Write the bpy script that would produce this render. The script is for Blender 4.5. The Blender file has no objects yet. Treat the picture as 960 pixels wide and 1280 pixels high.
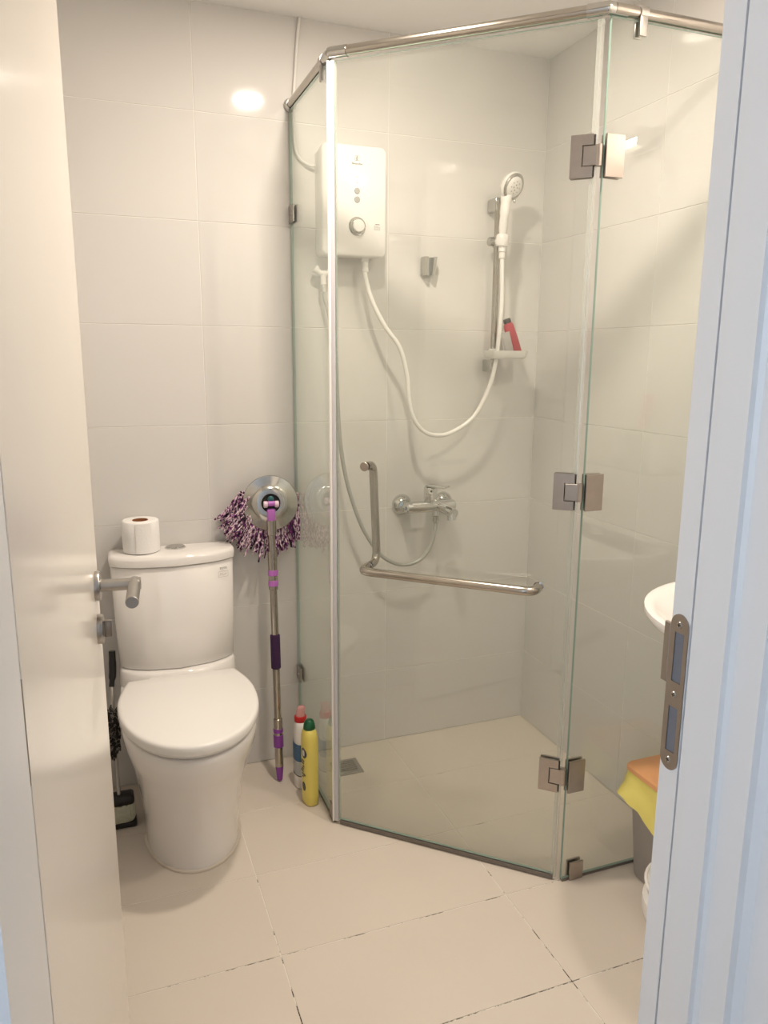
import bpy, bmesh, math, random
from mathutils import Vector, Matrix
random.seed(7)
C = bpy.context.scene.collection
V = Vector
PI = math.pi

# ------------------------------------------------------------------ camera
def setup_camera():
    cd = bpy.data.cameras.new('camera')
    co = bpy.data.objects.new('camera', cd); C.objects.link(co)
    r = V((0.198872118, -0.358743188, -0.0300025762))
    Rm = Matrix.Rotation(r.length, 3, r.normalized())
    base = Matrix(((1, 0, 0), (0, 0, -1), (0, 1, 0)))
    W2C = Rm @ base
    right, down, fwd = W2C[0], W2C[1], W2C[2]
    M = Matrix((right, -down, -fwd)).transposed().to_4x4()
    M.translation = V((-1.48674154, -2.40366704, 1.37677224))
    co.matrix_world = M
    cd.sensor_fit = 'HORIZONTAL'; cd.sensor_width = 36.0
    cd.lens = 946.575666 / 960 * 36.0
    cd.clip_start = 0.02
    bpy.context.scene.camera = co
setup_camera()

# ------------------------------------------------------------------ world, light, exposure
sc = bpy.context.scene
w = bpy.data.worlds.new('daylight'); sc.world = w; w.use_nodes = True
bg = w.node_tree.nodes['Background']
bg.inputs[0].default_value = (0.66, 0.81, 1.0, 1); bg.inputs[1].default_value = 3.3
sc.view_settings.view_transform = 'Standard'; sc.view_settings.look = 'None'
sc.view_settings.gamma = 1.0; sc.view_settings.use_curve_mapping = False
sc.view_settings.exposure = 0.38
LAMP_A = (-0.87, -0.74, 2.345)
LAMP_V = (-0.045, -1.235, 1.972)
WARM = (1.0, 0.875, 0.75)
LAMP_B = (-0.30, -1.42, 2.345)
POWER_A, POWER_B, POWER_V = 10.6, 6.4, 0.2

# ------------------------------------------------------------------ materials
def mat(name, col, rough=0.4, metal=0.0, ior=1.5, var=0.0, vscale=8.0, bump=0.0, bscale=60.0, coat=0.0, trans=0.0, spec=None, sss=0.0):
    m = bpy.data.materials.new(name); m.use_nodes = True
    nt = m.node_tree; b = nt.nodes['Principled BSDF']
    b.inputs['Base Color'].default_value = (*col, 1); b.inputs['Roughness'].default_value = rough
    b.inputs['Metallic'].default_value = metal; b.inputs['IOR'].default_value = ior
    b.inputs['Coat Weight'].default_value = coat; b.inputs['Transmission Weight'].default_value = trans
    if spec is not None: b.inputs['Specular IOR Level'].default_value = spec
    if sss: b.inputs['Subsurface Weight'].default_value = sss; b.inputs['Subsurface Radius'].default_value = (.01, .01, .008)
    tc = nt.nodes.new('ShaderNodeTexCoord')
    if var:
        n = nt.nodes.new('ShaderNodeTexNoise'); n.inputs['Scale'].default_value = vscale; n.inputs['Detail'].default_value = 4
        nt.links.new(tc.outputs['Object'], n.inputs['Vector'])
        mx = nt.nodes.new('ShaderNodeMix'); mx.data_type = 'RGBA'
        mx.inputs[6].default_value = (*[c * (1 - var) for c in col], 1); mx.inputs[7].default_value = (*[min(1, c * (1 + var)) for c in col], 1)
        nt.links.new(n.outputs['Fac'], mx.inputs[0]); nt.links.new(mx.outputs[2], b.inputs['Base Color'])
    if bump:
        n2 = nt.nodes.new('ShaderNodeTexNoise'); n2.inputs['Scale'].default_value = bscale; n2.inputs['Detail'].default_value = 3
        nt.links.new(tc.outputs['Object'], n2.inputs['Vector'])
        bp = nt.nodes.new('ShaderNodeBump'); bp.inputs['Strength'].default_value = bump; bp.inputs['Distance'].default_value = 0.002
        nt.links.new(n2.outputs['Fac'], bp.inputs['Height']); nt.links.new(bp.outputs['Normal'], b.inputs['Normal'])
    return m

def glass_mat(name, tint, haze=0.03, hazecol=(.8, .82, .76)):
    m = bpy.data.materials.new(name); m.use_nodes = True; nt = m.node_tree; nt.nodes.clear()
    out = nt.nodes.new('ShaderNodeOutputMaterial')
    tr = nt.nodes.new('ShaderNodeBsdfTransparent'); tr.inputs[0].default_value = (*tint, 1)
    gl = nt.nodes.new('ShaderNodeBsdfGlossy'); gl.inputs['Roughness'].default_value = 0.0; gl.inputs[0].default_value = (.95, 1, .97, 1)
    df = nt.nodes.new('ShaderNodeBsdfDiffuse'); df.inputs[0].default_value = (*hazecol, 1)
    lw = nt.nodes.new('ShaderNodeLayerWeight'); lw.inputs['Blend'].default_value = 0.5
    p = nt.nodes.new('ShaderNodeMath'); p.operation = 'POWER'; p.inputs[1].default_value = 5
    nt.links.new(lw.outputs['Facing'], p.inputs[0])
    ma = nt.nodes.new('ShaderNodeMath'); ma.operation = 'MULTIPLY_ADD'; ma.inputs[1].default_value = .96; ma.inputs[2].default_value = .04
    nt.links.new(p.outputs[0], ma.inputs[0])
    # soap film: soft uneven haze
    tc = nt.nodes.new('ShaderNodeTexCoord'); n = nt.nodes.new('ShaderNodeTexNoise'); n.inputs['Scale'].default_value = 3.0; n.inputs['Detail'].default_value = 3
    nt.links.new(tc.outputs['Object'], n.inputs['Vector'])
    hz = nt.nodes.new('ShaderNodeMath'); hz.operation = 'MULTIPLY'; hz.inputs[1].default_value = haze * 2
    nt.links.new(n.outputs['Fac'], hz.inputs[0])
    m1 = nt.nodes.new('ShaderNodeMixShader'); nt.links.new(hz.outputs[0], m1.inputs[0]); nt.links.new(tr.outputs[0], m1.inputs[1]); nt.links.new(df.outputs[0], m1.inputs[2])
    m2 = nt.nodes.new('ShaderNodeMixShader'); nt.links.new(ma.outputs[0], m2.inputs[0]); nt.links.new(m1.outputs[0], m2.inputs[1]); nt.links.new(gl.outputs[0], m2.inputs[2])
    nt.links.new(m2.outputs[0], out.inputs[0])
    return m

def emit_mat(name, col, s):
    m = bpy.data.materials.new(name); m.use_nodes = True; nt = m.node_tree; b = nt.nodes['Principled BSDF']
    b.inputs['Base Color'].default_value = (.9, .9, .9, 1); b.inputs['Emission Color'].default_value = (*col, 1); b.inputs['Emission Strength'].default_value = s
    return m

def grout_floor():
    m = mat('floor_grout', (.7, .64, .55), .8); nt = m.node_tree; b = nt.nodes['Principled BSDF']
    tc = nt.nodes.new('ShaderNodeTexCoord')
    n = nt.nodes.new('ShaderNodeTexNoise'); n.inputs['Scale'].default_value = 11; n.inputs['Detail'].default_value = 6; n.inputs['Roughness'].default_value = .8
    nt.links.new(tc.outputs['Object'], n.inputs['Vector'])
    # the older joints nearer the door hold more dirt
    sx = nt.nodes.new('ShaderNodeSeparateXYZ'); nt.links.new(tc.outputs['Object'], sx.inputs[0])
    mr = nt.nodes.new('ShaderNodeMapRange'); mr.inputs[1].default_value = -0.5; mr.inputs[2].default_value = -1.1; mr.inputs[3].default_value = -.12; mr.inputs[4].default_value = .02
    nt.links.new(sx.outputs['Y'], mr.inputs[0])
    ad = nt.nodes.new('ShaderNodeMath'); nt.links.new(n.outputs['Fac'], ad.inputs[0]); nt.links.new(mr.outputs[0], ad.inputs[1])
    cr = nt.nodes.new('ShaderNodeValToRGB'); cr.color_ramp.elements[0].position = .48; cr.color_ramp.elements[0].color = (.86, .81, .73, 1)
    cr.color_ramp.elements[1].position = .56; cr.color_ramp.elements[1].color = (.05, .035, .025, 1)
    nt.links.new(ad.outputs[0], cr.inputs[0]); nt.links.new(cr.outputs[0], b.inputs['Base Color'])
    return m

def ramp_mat(name, stops, scale, rough=.8, vec=(1, 1, 1), detail=1.0, dist=0.0):
    m = mat(name, stops[0][1], rough); nt = m.node_tree; b = nt.nodes['Principled BSDF']
    tc = nt.nodes.new('ShaderNodeTexCoord'); mp = nt.nodes.new('ShaderNodeMapping'); mp.inputs['Scale'].default_value = vec
    n = nt.nodes.new('ShaderNodeTexNoise'); n.inputs['Scale'].default_value = scale; n.inputs['Detail'].default_value = detail; n.inputs['Distortion'].default_value = dist
    nt.links.new(tc.outputs['Object'], mp.inputs[0]); nt.links.new(mp.outputs[0], n.inputs['Vector'])
    cr = nt.nodes.new('ShaderNodeValToRGB'); cr.color_ramp.interpolation = 'CONSTANT'
    while len(cr.color_ramp.elements) < len(stops): cr.color_ramp.elements.new(.5)
    for e, (p, c) in zip(cr.color_ramp.elements, stops): e.position = p; e.color = (*c, 1)
    nt.links.new(n.outputs['Fac'], cr.inputs[0]); nt.links.new(cr.outputs[0], b.inputs['Base Color'])
    return m

M = {}
M['wall_tile'] = mat('wall_tile', (.72, .70, .67), .065, var=.02, vscale=3)
M['wall_grout'] = mat('wall_grout', (.85, .83, .79), .7)
M['floor_tile'] = mat('floor_tile', (.72, .645, .56), .42, var=.035, vscale=4)
M['floor_grout'] = grout_floor()
M['ceiling'] = mat('ceiling_paint', (.93, .92, .90), .8)
M['frame'] = mat('frame_paint', (.80, .80, .80), .4)
M['frame_gap'] = mat('frame_gap', (.05, .03, .03), .8)
M['hall_wall'] = mat('hall_paint', (.78, .76, .74), .7)
M['hall_floor'] = mat('hall_floor', (.35, .22, .13), .4, var=.15, vscale=5)
M['door'] = mat('door_laminate', (.86, .81, .735), .16, var=.01)
M['steel'] = mat('brushed_steel', (.44, .405, .36), .2, 1, var=.06, vscale=40)
M['satin'] = mat('satin_steel', (.46, .44, .415), .32, 1, var=.05, vscale=60)
M['chrome'] = mat('chrome', (.68, .68, .67), .06, 1)
M['chrome_dull'] = mat('dull_chrome', (.52, .51, .485), .16, 1)
M['bronze'] = mat('hinge_steel', (.42, .37, .33), .3, 1, var=.08, vscale=50)
M['strike'] = mat('strike_steel', (.36, .32, .29), .38, 1, var=.08, vscale=80)
M['dark'] = mat('dark_gap', (.02, .017, .015), .6)
M['slot'] = mat('slot_grey', (.16, .17, .2), .6)
M['ceramic'] = mat('ceramic', (.88, .85, .815), .07, coat=.3)
M['sealant'] = mat('sealant', (.74, .66, .56), .5, bump=.4)
M['plastic_white'] = mat('white_plastic', (.90, .88, .845), .25)
M['heater_white'] = mat('heater_white', (.86, .84, .81), .45, spec=.25)
M['plastic_body'] = mat('grey_white_plastic', (.78, .76, .72), .35)
M['grey_btn'] = mat('grey_button', (.42, .41, .39), .4)
M['ink'] = mat('grey_ink', (.10, .095, .09), .6)
M['black'] = mat('black_plastic', (.012, .011, .011), .35)
M['paper'] = mat('tissue', (.90, .885, .86), .95, bump=.5, bscale=150)
M['card'] = mat('cardboard', (.33, .13, .05), .9)
M['glass'] = glass_mat('shower_glass', (.974, .983, .967), .02)
M['glass_edge'] = mat('glass_edge', (.30, .42, .36), .15, spec=.8)
M['seal'] = mat('lilac_seal', (.66, .645, .68), .3)
M['seal_clear'] = glass_mat('clear_seal', (.96, .965, .95), .17, (.8, .79, .75))
M['seal_grey'] = mat('bottom_seal', (.17, .145, .12), .5)
M['purple'] = mat('purple_plastic', (.27, .06, .36), .35)
M['violet'] = mat('light_violet_plastic', (.50, .16, .55), .35)
M['foam'] = mat('dark_purple_foam', (.045, .012, .06), .8)
M['pinkwhite'] = mat('pale_pink_plastic', (.82, .62, .74), .35)
M['strings'] = ramp_mat('mop_yarn', [(0, (.02, .006, .02)), (.38, (.20, .03, .18)), (.46, (.80, .62, .70)), (.57, (.05, .008, .045)), (.66, (.6, .4, .52))], 95, .9, (1, 1, .45), 1.5)
M['yellow'] = mat('yellow_plastic', (.86, .72, .16), .3)
M['green'] = mat('dark_green_plastic', (.005, .10, .035), .35)
M['red'] = mat('red_plastic', (.60, .02, .025), .35)
M['pinkclear'] = mat('pale_red_plastic', (.72, .36, .34), .25)
M['blue'] = mat('blue_print', (.04, .13, .26), .4)
M['lightprint'] = mat('pale_print', (.50, .52, .52), .4)
M['crimson'] = mat('crimson_plastic', (.46, .035, .055), .35)
M['sachet'] = mat('grey_sachet', (.45, .43, .41), .3)
M['bag'] = mat('yellow_bag', (.87, .76, .21), .3, bump=.5, bscale=30, sss=.15)
M['orange'] = mat('orange_plastic', (.84, .42, .19), .35)
M['bin'] = mat('grey_bin_plastic', (.36, .33, .30), .4)
M['bristle'] = mat('pale_bristle', (.62, .62, .48), .9, var=.25, vscale=90, bump=1, bscale=200)
M['rag'] = ramp_mat('mottled_rag', [(0, (.015, .013, .012)), (.52, (.22, .2, .18)), (.58, (.02, .018, .016))], 70, .95, (1, 1, 1), 2)
M['pink'] = mat('pink_plastic', (.85, .22, .30), .3)
M['greencup'] = mat('pale_green_plastic', (.55, .66, .52), .2)
M['lens'] = emit_mat('lamp_lens', (1, .9, .76), 12)

# ------------------------------------------------------------------ mesh helpers (world coordinates)
class B:
    def __init__(s): s.bm = bmesh.new()
    def ring_faces(s, a, b, closed=True):
        n = len(a)
        for i in range(n if closed else n - 1):
            j = (i + 1) % n
            s.bm.faces.new((a[i], a[j], b[j], b[i]))
    def loft(s, rings, cap=True):
        vs = [[s.bm.verts.new(p) for p in r] for r in rings]
        for a, b in zip(vs, vs[1:]): s.ring_faces(a, b)
        if cap:
            s.bm.faces.new(list(reversed(vs[0]))); s.bm.faces.new(vs[-1])
        return s
    def box(s, c, size, bev=0, seg=2, rot=None):
        t = bmesh.new(); bmesh.ops.create_cube(t, size=1)
        for v in t.verts: v.co = V((v.co.x * size[0], v.co.y * size[1], v.co.z * size[2]))
        if bev: bmesh.ops.bevel(t, geom=t.edges[:], offset=bev, segments=seg, profile=.5, affect='EDGES')
        for v in t.verts:
            co = v.co
            if rot is not None: co = rot @ co
            v.co = co + V(c)
        s._merge(t); return s
    def bounds(s, x0, x1, y0, y1, z0, z1, bev=0, seg=2):
        return s.box(((x0 + x1) / 2, (y0 + y1) / 2, (z0 + z1) / 2), (abs(x1 - x0), abs(y1 - y0), abs(z1 - z0)), bev, seg)
    def _merge(s, t):
        m = {}
        for v in t.verts: m[v.index] = s.bm.verts.new(v.co)
        t.verts.index_update()
        m = {v: s.bm.verts.new(v.co) for v in t.verts} if False else m
        for f in t.faces: s.bm.faces.new([m[v.index] for v in f.verts])
        t.free()
    def lathe(s, prof, c, axis=(0, 0, 1), seg=32, cap=True):
        ax = V(axis).normalized(); q = V((0, 0, 1)).rotation_difference(ax)
        rings = []
        for r, z in prof:
            rings.append([V(c) + q @ V((max(r, 1e-4) * math.cos(2 * PI * i / seg), max(r, 1e-4) * math.sin(2 * PI * i / seg), z)) for i in range(seg)])
        return s.loft(rings, cap)
    def cyl(s, p0, p1, r, seg=24, r1=None, bev=0):
        p0, p1 = V(p0), V(p1); L = (p1 - p0).length; r1 = r if r1 is None else r1
        prof = [(r, 0), (r1, L)] if not bev else [(r - bev, 0), (r, bev), (r1, L - bev), (r1 - bev, L)]
        return s.lathe(prof, p0, p1 - p0, seg)
    def tube(s, pts, r, seg=12, cap=True):
        pts = [V(p) for p in pts]; n = len(pts); rings = []
        rs = r if isinstance(r, (list, tuple)) else [r] * n
        t0 = (pts[1] - pts[0]).normalized(); up = V((0, 0, 1)) if abs(t0.z) < .9 else V((1, 0, 0))
        u = t0.cross(up).normalized()
        for i, p in enumerate(pts):
            t = (pts[min(i + 1, n - 1)] - pts[max(i - 1, 0)]).normalized()
            u = (u - t * u.dot(t)).normalized(); v = t.cross(u)
            rings.append([p + (u * math.cos(2 * PI * k / seg) + v * math.sin(2 * PI * k / seg)) * rs[i] for k in range(seg)])
        return s.loft(rings, cap)
    def prism(s, poly, f0, f1):
        """poly: 2-D points; f0, f1 map a 2-D point to its bottom / top 3-D point."""
        return s.loft([[f0(p) for p in poly], [f1(p) for p in poly]])
    def build(s, name, m, parent=None, sharp=35, loc=None):
        bmesh.ops.recalc_face_normals(s.bm, faces=s.bm.faces[:])
        o0 = V(parent.get('_o', (0, 0, 0))) if parent is not None else V(loc or (0, 0, 0))
        for v in s.bm.verts: v.co -= o0
        me = bpy.data.meshes.new(name); s.bm.to_mesh(me); s.bm.free()
        for p in me.polygons: p.use_smooth = True
        me.set_sharp_from_angle(angle=math.radians(sharp))
        ms = m if isinstance(m, list) else [m]
        for x in ms: me.materials.append(x)
        o = bpy.data.objects.new(name, me); C.objects.link(o)
        if parent is not None: o.parent = parent
        else: o.location = o0
        o['_o'] = tuple(o0)
        return o

def thing(name, label, cat, loc, group=None):
    o = bpy.data.objects.new(name, None); C.objects.link(o); o.location = loc; o.empty_display_size = .05
    o['_o'] = tuple(loc); o['label'] = label; o['category'] = cat
    if group: o['group'] = group
    return o
def struct(o): o['kind'] = 'structure'; return o

def spline(pts, n=10):
    pts = [V(p) for p in pts]; P = [pts[0] * 2 - pts[1]] + pts + [pts[-1] * 2 - pts[-2]]; out = []
    for i in range(1, len(P) - 2):
        a, b, c, d = P[i - 1:i + 3]
        for k in range(n):
            t = k / n
            out.append(.5 * ((2 * b) + (c - a) * t + (2 * a - 5 * b + 4 * c - d) * t * t + (3 * b - a - 3 * c + d) * t ** 3))
    out.append(pts[-1]); return out

def lettering(name, text, size, mtx, m, parent, depth=.0004):
    cu = bpy.data.curves.new(name, 'FONT'); cu.body = text; cu.size = size; cu.align_x = 'CENTER'; cu.align_y = 'CENTER'; cu.extrude = depth; cu.resolution_u = 3
    t = bpy.data.objects.new(name, cu); C.objects.link(t)
    dg = bpy.context.evaluated_depsgraph_get(); me = bpy.data.meshes.new_from_object(t.evaluated_get(dg))
    bpy.data.objects.remove(t); bpy.data.curves.remove(cu)
    me.name = name; o0 = V(parent['_o'])
    me.transform(Matrix.Translation(-o0) @ mtx); me.materials.append(m)
    o = bpy.data.objects.new(name, me); C.objects.link(o); o.parent = parent; o['_o'] = tuple(o0)
    return o
def frame(origin, right, up):
    r = V(right).normalized(); u = V(up).normalized(); n = r.cross(u)
    m = Matrix((r, u, n)).transposed().to_4x4(); m.translation = V(origin); return m

# ------------------------------------------------------------------ the room
H = 2.358; XL = -1.70; YF = -1.716; YO = -1.93
DX0, DX1 = -1.564, -0.857     # doorway
def slab(name, x0, x1, y0, y1, z0, z1, m):
    b = B(); b.bounds(x0, x1, y0, y1, z0, z1); return struct(b.build(name, m))
G = .0012     # tile thickness above the grout bed
floor = slab('floor', XL - .05, .05, YO, .05, -.06, -G, M['floor_grout'])
wall_back = slab('wall_back', XL - .05, .05, G, .05, -.0, H, M['wall_grout'])
wall_right = slab('wall_right', G, .05, YF, G, 0, H, M['wall_grout'])
wall_left = slab('wall_left', XL - .05, XL - G, YF, G, 0, H, M['wall_grout'])
ceiling = slab('ceiling', XL - .05, .05, YO, .05, H, H + .05, M['ceiling'])
b = B(); b.bounds(XL - .75, DX0 - .02, YO + .0, YF, 0, H); b.bounds(DX1 + .045, .9, YO, YF, 0, H); b.bounds(DX0 - .02, DX1 + .045, YO, YF, 2.10, H)
wall_front = struct(b.build('wall_front', M['hall_wall']))
hall = slab('floor_hall', -2.6, .9, -3.55, YO, -.06, -.004, M['hall_floor'])
slab('ceiling_hall', -2.6, .9, -3.55, YO, H, H + .05, M['ceiling'])
slab('wall_hall_far', -2.65, .95, -3.6, -3.55, 0, H, M['hall_wall']); slab('wall_hall_right', .9, .95, -3.55, YO, 0, H, M['hall_wall'])
b = B()      # left hall wall with an open window that lets the daylight in
WY0, WY1, WZ0, WZ1 = -3.45, -2.35, .75, 2.1
b.bounds(-2.65, -2.6, -3.55, WY0, 0, H); b.bounds(-2.65, -2.6, WY1, YO, 0, H); b.bounds(-2.65, -2.6, WY0, WY1, 0, WZ0); b.bounds(-2.65, -2.6, WY0, WY1, WZ1, H)
struct(b.build('wall_hall_left', M['hall_wall']))

_tm = {}
def tile_mesh(a, bb, m):
    k = (round(a, 4), round(bb, 4), m.name)
    if k in _tm: return _tm[k]
    e = .0004; g = .0013
    bm = bmesh.new()
    def rg(i, z): return [bm.verts.new(p) for p in ((-a / 2 + i, -bb / 2 + i, z), (a / 2 - i, -bb / 2 + i, z), (a / 2 - i, bb / 2 - i, z), (-a / 2 + i, bb / 2 - i, z))]
    r0, r1, r2 = rg(g, -G), rg(g, -e), rg(g + e, 0)
    for p, q in ((r0, r1), (r1, r2)):
        for i in range(4): bm.faces.new((p[i], p[(i + 1) % 4], q[(i + 1) % 4], q[i]))
    bm.faces.new(r2)
    me = bpy.data.meshes.new('tile'); bm.to_mesh(me); bm.free(); me.materials.append(m)
    _tm[k] = me; return me
def tile(parent, u0, u1, v0, v1, fr, m):
    me = tile_mesh(abs(u1 - u0), abs(v1 - v0), m)
    o = bpy.data.objects.new('tile', me); C.objects.link(o); o.parent = parent
    o.matrix_local = fr((u0 + u1) / 2, (v0 + v1) / 2) @ Matrix.Rotation(random.uniform(-.0006, .0006), 4, 'X')
ZS = [0, .271, .571, .871, 1.171, 1.471, 1.771, 2.071, H]
def tiles(parent, us, vs, fr, m):
    for a, c in zip(us, us[1:]):
        for d, e in zip(vs, vs[1:]): tile(parent, a, c, d, e, fr, m)
tiles(wall_back, [XL, -1.172, -.572, 0], ZS, lambda u, v: frame((u, 0, v), (1, 0, 0), (0, 0, 1)), M['wall_tile'])
tiles(wall_right, [YF, -1.198, -.598, 0], ZS, lambda u, v: frame((0, u, v), (0, -1, 0), (0, 0, 1)), M['wall_tile'])
tiles(wall_left, [YF, -1.198, -.598, 0], ZS, lambda u, v: frame((XL, u, v), (0, 1, 0), (0, 0, 1)), M['wall_tile'])
tiles(floor, [XL, -1.165, -.565, 0], [YF, -1.483, -1.183, -.883, -.583, -.283, 0], lambda u, v: frame((u, v, 0), (1, 0, 0), (0, 1, 0)), M['floor_tile'])

# door frame: right and left jamb, extruded from their plan
def jamb(name, sgn, x0):
    P = [(0, YF), (0, -1.7465), (.010, -1.7465), (.010, -1.7495), (0, -1.7495), (0, -1.7995), (.0065, -1.8005), (.010, -1.806), (.010, -1.8425), (.0195, -1.8435), (.028, -1.852), (.028, YO - .006), (.075, YO - .006), (.075, YO), (.045, YO), (.045, YF)]
    b = B(); b.prism(P, lambda p: V((x0 + sgn * p[0], p[1], 0)), lambda p: V((x0 + sgn * p[0], p[1], 2.10)))
    return struct(b.build(name, M['frame'], sharp=15))
jr = jamb('trim_1', 1, DX1)
def jamb_left():
    P = [(0, YF - .004), (0, YO - .004), (.02, YO - .004), (.02, YF - .004)]
    b = B(); b.prism(P, lambda p: V((DX0 - p[0], p[1], 0)), lambda p: V((DX0 - p[0], p[1], 2.10)))
    return struct(b.build('trim_2', M['frame'], sharp=15))
jl = jamb_left()
b = B(); b.bounds(DX0 - .02, DX1 + .045, YO - .004, YF - .03, 2.07, 2.10); jh = struct(b.build('trim_3', M['frame']))
# dark seal at the bottom of the thin groove
b = B(); b.bounds(DX1 + .0035, DX1 + .0105, -1.7496, -1.7464, 0, 2.09); b.build('rebate_seal', M['frame_gap'], jr)
# strike plate on the right jamb
def strike_plate():
    x = DX1; y0, y1 = -1.7165, -1.7455; t = .0016
    def seg(b, za, zb, ya, yb): b.bounds(x - t, x + .0005, ya, yb, za, zb)
    b = B()
    zt, zb = 1.083, .884; r = (y0 - y1) / 2; ym = (y0 + y1) / 2
    def half(zc, s):
        pts = [(ym + r * math.cos(a), zc + s * r * math.sin(a)) for a in [PI * k / 12 for k in range(13)]]
        b.prism(pts, lambda p: V((x + .0005, p[0], p[1])), lambda p: V((x - t, p[0], p[1])))
    half(zt - r, 1); half(zb + r, -1)
    ha, hb = y0 - .008, y1 + .006
    seg(b, zb + r, zt - r, y1, hb); seg(b, zb + r, zt - r, ha, y0)
    for za, zc in ((zb + r, .908), (.966, .998), (1.060, zt - r)): seg(b, za, zc, hb, ha)
    # lip that turns past the jamb edge beside the latch hole
    b.bounds(x - t, x + .003, y0, y0 + .011, .992, 1.068, .001, 1)
    o = b.build('strike_plate', M['strike'], jr)
    b = B(); b.bounds(x - .0004, x + .0004, hb, ha, .908, .966); b.bounds(x - .0004, x + .0004, hb, ha, .998, 1.060); b.build('pocket_shade', M['slot'], o)  # thin dark plates stand in for the shade inside the holes
    b = B()
    for z in (zt - .013, .982, zb + .013): b.lathe([(.0042, 0), (.0036, .0012)], (x - t, ym, z), (-1, 0, 0), 14)
    b.build('screw', M['satin'], o)
    b = B()
    for z in (zt - .013, .982, zb + .013): b.box((x - t - .0012, ym, z), (.0006, .005, .0011)); b.box((x - t - .00125, ym, z), (.0006, .0011, .005))
    b.build('screw_slot', M['dark'], o)
strike_plate()

# bathroom door, swung open into the room
def bathroom_door():
    Hn = V((-1.564, -1.712, 0)); F = V((-1.505, -1.02, 0)); d = (F - Hn).normalized(); n = V((d.y, -d.x, 0))
    if n.x < 0: n = -n
    b = B(); T = .038
    L = (F - Hn).length
    mid = Hn + d * L / 2 - n * T / 2 + V((0, 0, 1.04))
    rot = Matrix((d, n, V((0, 0, 1)))).transposed()
    b.box(mid, (L, T, 2.052), .0015, 1, rot)
    door = struct(b.build('door_1', M['door'], loc=Hn))
    sp = F - d * .052 + V((0, 0, .994))
    # rose
    b = B(); b.lathe([(.0255, 0), (.0258, .006), (.0245, .0085), (.02, .009)], sp, n, 32); rose = b.build('handle_rose', M['satin'], door)
    # lever: neck then mitred bar pointing back towards the hinge
    so = .064
    b = B(); b.cyl(sp + n * .008, sp + n * (so + .0105), .0105, 24)
    p0 = sp + n * so
    b.lathe([(.0105, -.0), (.0105, .1175), (.0095, .1185)], p0 + d * .0105, -d, 24)
    b.build('lever', M['satin'], rose)
    b = B(); b.cyl(p0 + d * .0105 - d * .1186, p0 + d * .0105 - d * .1196, .0094, 24); b.build('end_cap', mat('cap_grey', (.33, .33, .34), .5, .6), rose)
    tp = sp - V((0, 0, .077))
    b = B(); b.lathe([(.0255, 0), (.0258, .006), (.0245, .0085), (.02, .009)], tp, n, 32); r2 = b.build('turn_rose', M['satin'], door)
    b = B(); b.box(tp + n * .016, (.007, .013, .03), .0015, 2, rot); b.build('thumb_turn', M['strike'], r2)
    b = B(); b.bounds(-.02, .02, -.0, .0, 0, 0) if False else None
    b = B()
    for z in (.25, 1.05, 1.85): b.cyl(Hn - n * .004 + V((0, 0, z - .05)) - d * .004, Hn - n * .004 + V((0, 0, z + .05)) - d * .004, .005, 12)
    b.build('hinge_barrel', M['satin'], door)
bathroom_door()

# ------------------------------------------------------------------ lamps
def downlight(p, power, label):
    x, y, z = p
    t = thing('ceiling_downlight', label, 'light', (x, y, H))
    b = B(); b.lathe([(.062, -.0005), (.062, -.005), (.052, -.007), (.05, -.003), (.05, -.0006)], (x, y, H), seg=36, cap=True); b.build('trim_ring', M['plastic_white'], t)
    b = B(); b.cyl((x, y, H - .0075), (x, y, H - .0095), .046, 36); b.build('lamp_lens', M['lens'], t)
    l = bpy.data.lights.new('downlight_beam', 'AREA'); l.shape = 'DISK'; l.size = .09; l.energy = power; l.color = WARM
    o = bpy.data.objects.new('downlight_beam', l); C.objects.link(o); o.location = (x, y, z)
downlight(LAMP_A, POWER_A, 'round recessed ceiling downlight in front of the shower glass, mirrored on back wall')
downlight(LAMP_B, POWER_B, 'round recessed ceiling downlight over the washbasin, out of the picture')
def vanity_lamp():
    x, y, z = LAMP_V
    t = thing('vanity_lamp', 'small wall lamp above the washbasin, seen only as a streak in the right glass', 'light', (-.003, y, z))
    b = B(); b.bounds(-.012, -.0005, y - .06, y + .06, z - .03, z + .03, .003, 2); b.build('back_plate', M['chrome_dull'], t)
    b = B(); b.cyl((-.03, y - .03, z), (-.03, y + .03, z), .008, 20, bev=.002); b.build('lamp_tube', M['lens'], t)
    b = B(); b.cyl((-.012, y, z), (-.0235, y, z), .006, 12); b.build('stem', M['chrome_dull'], t)
    for k in (-1, 1):
        b = B(); b.box((-.040, y + k * .037, z), (.072, .003, .05), .001, 1); b.build('added_glare_fin', M['chrome_dull'], t)  # added unseen fins that keep the lamp's reflection off the back wall
    l = bpy.data.lights.new('vanity_beam', 'AREA'); l.shape = 'RECTANGLE'; l.size = .06; l.size_y = .014; l.energy = POWER_V; l.color = WARM
    o = bpy.data.objects.new('vanity_beam', l); C.objects.link(o); o.location = (x - .004, y, z)
    o.rotation_euler = V((-1, 0, -.05)).to_track_quat('-Z', 'Y').to_euler()
vanity_lamp()

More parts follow.
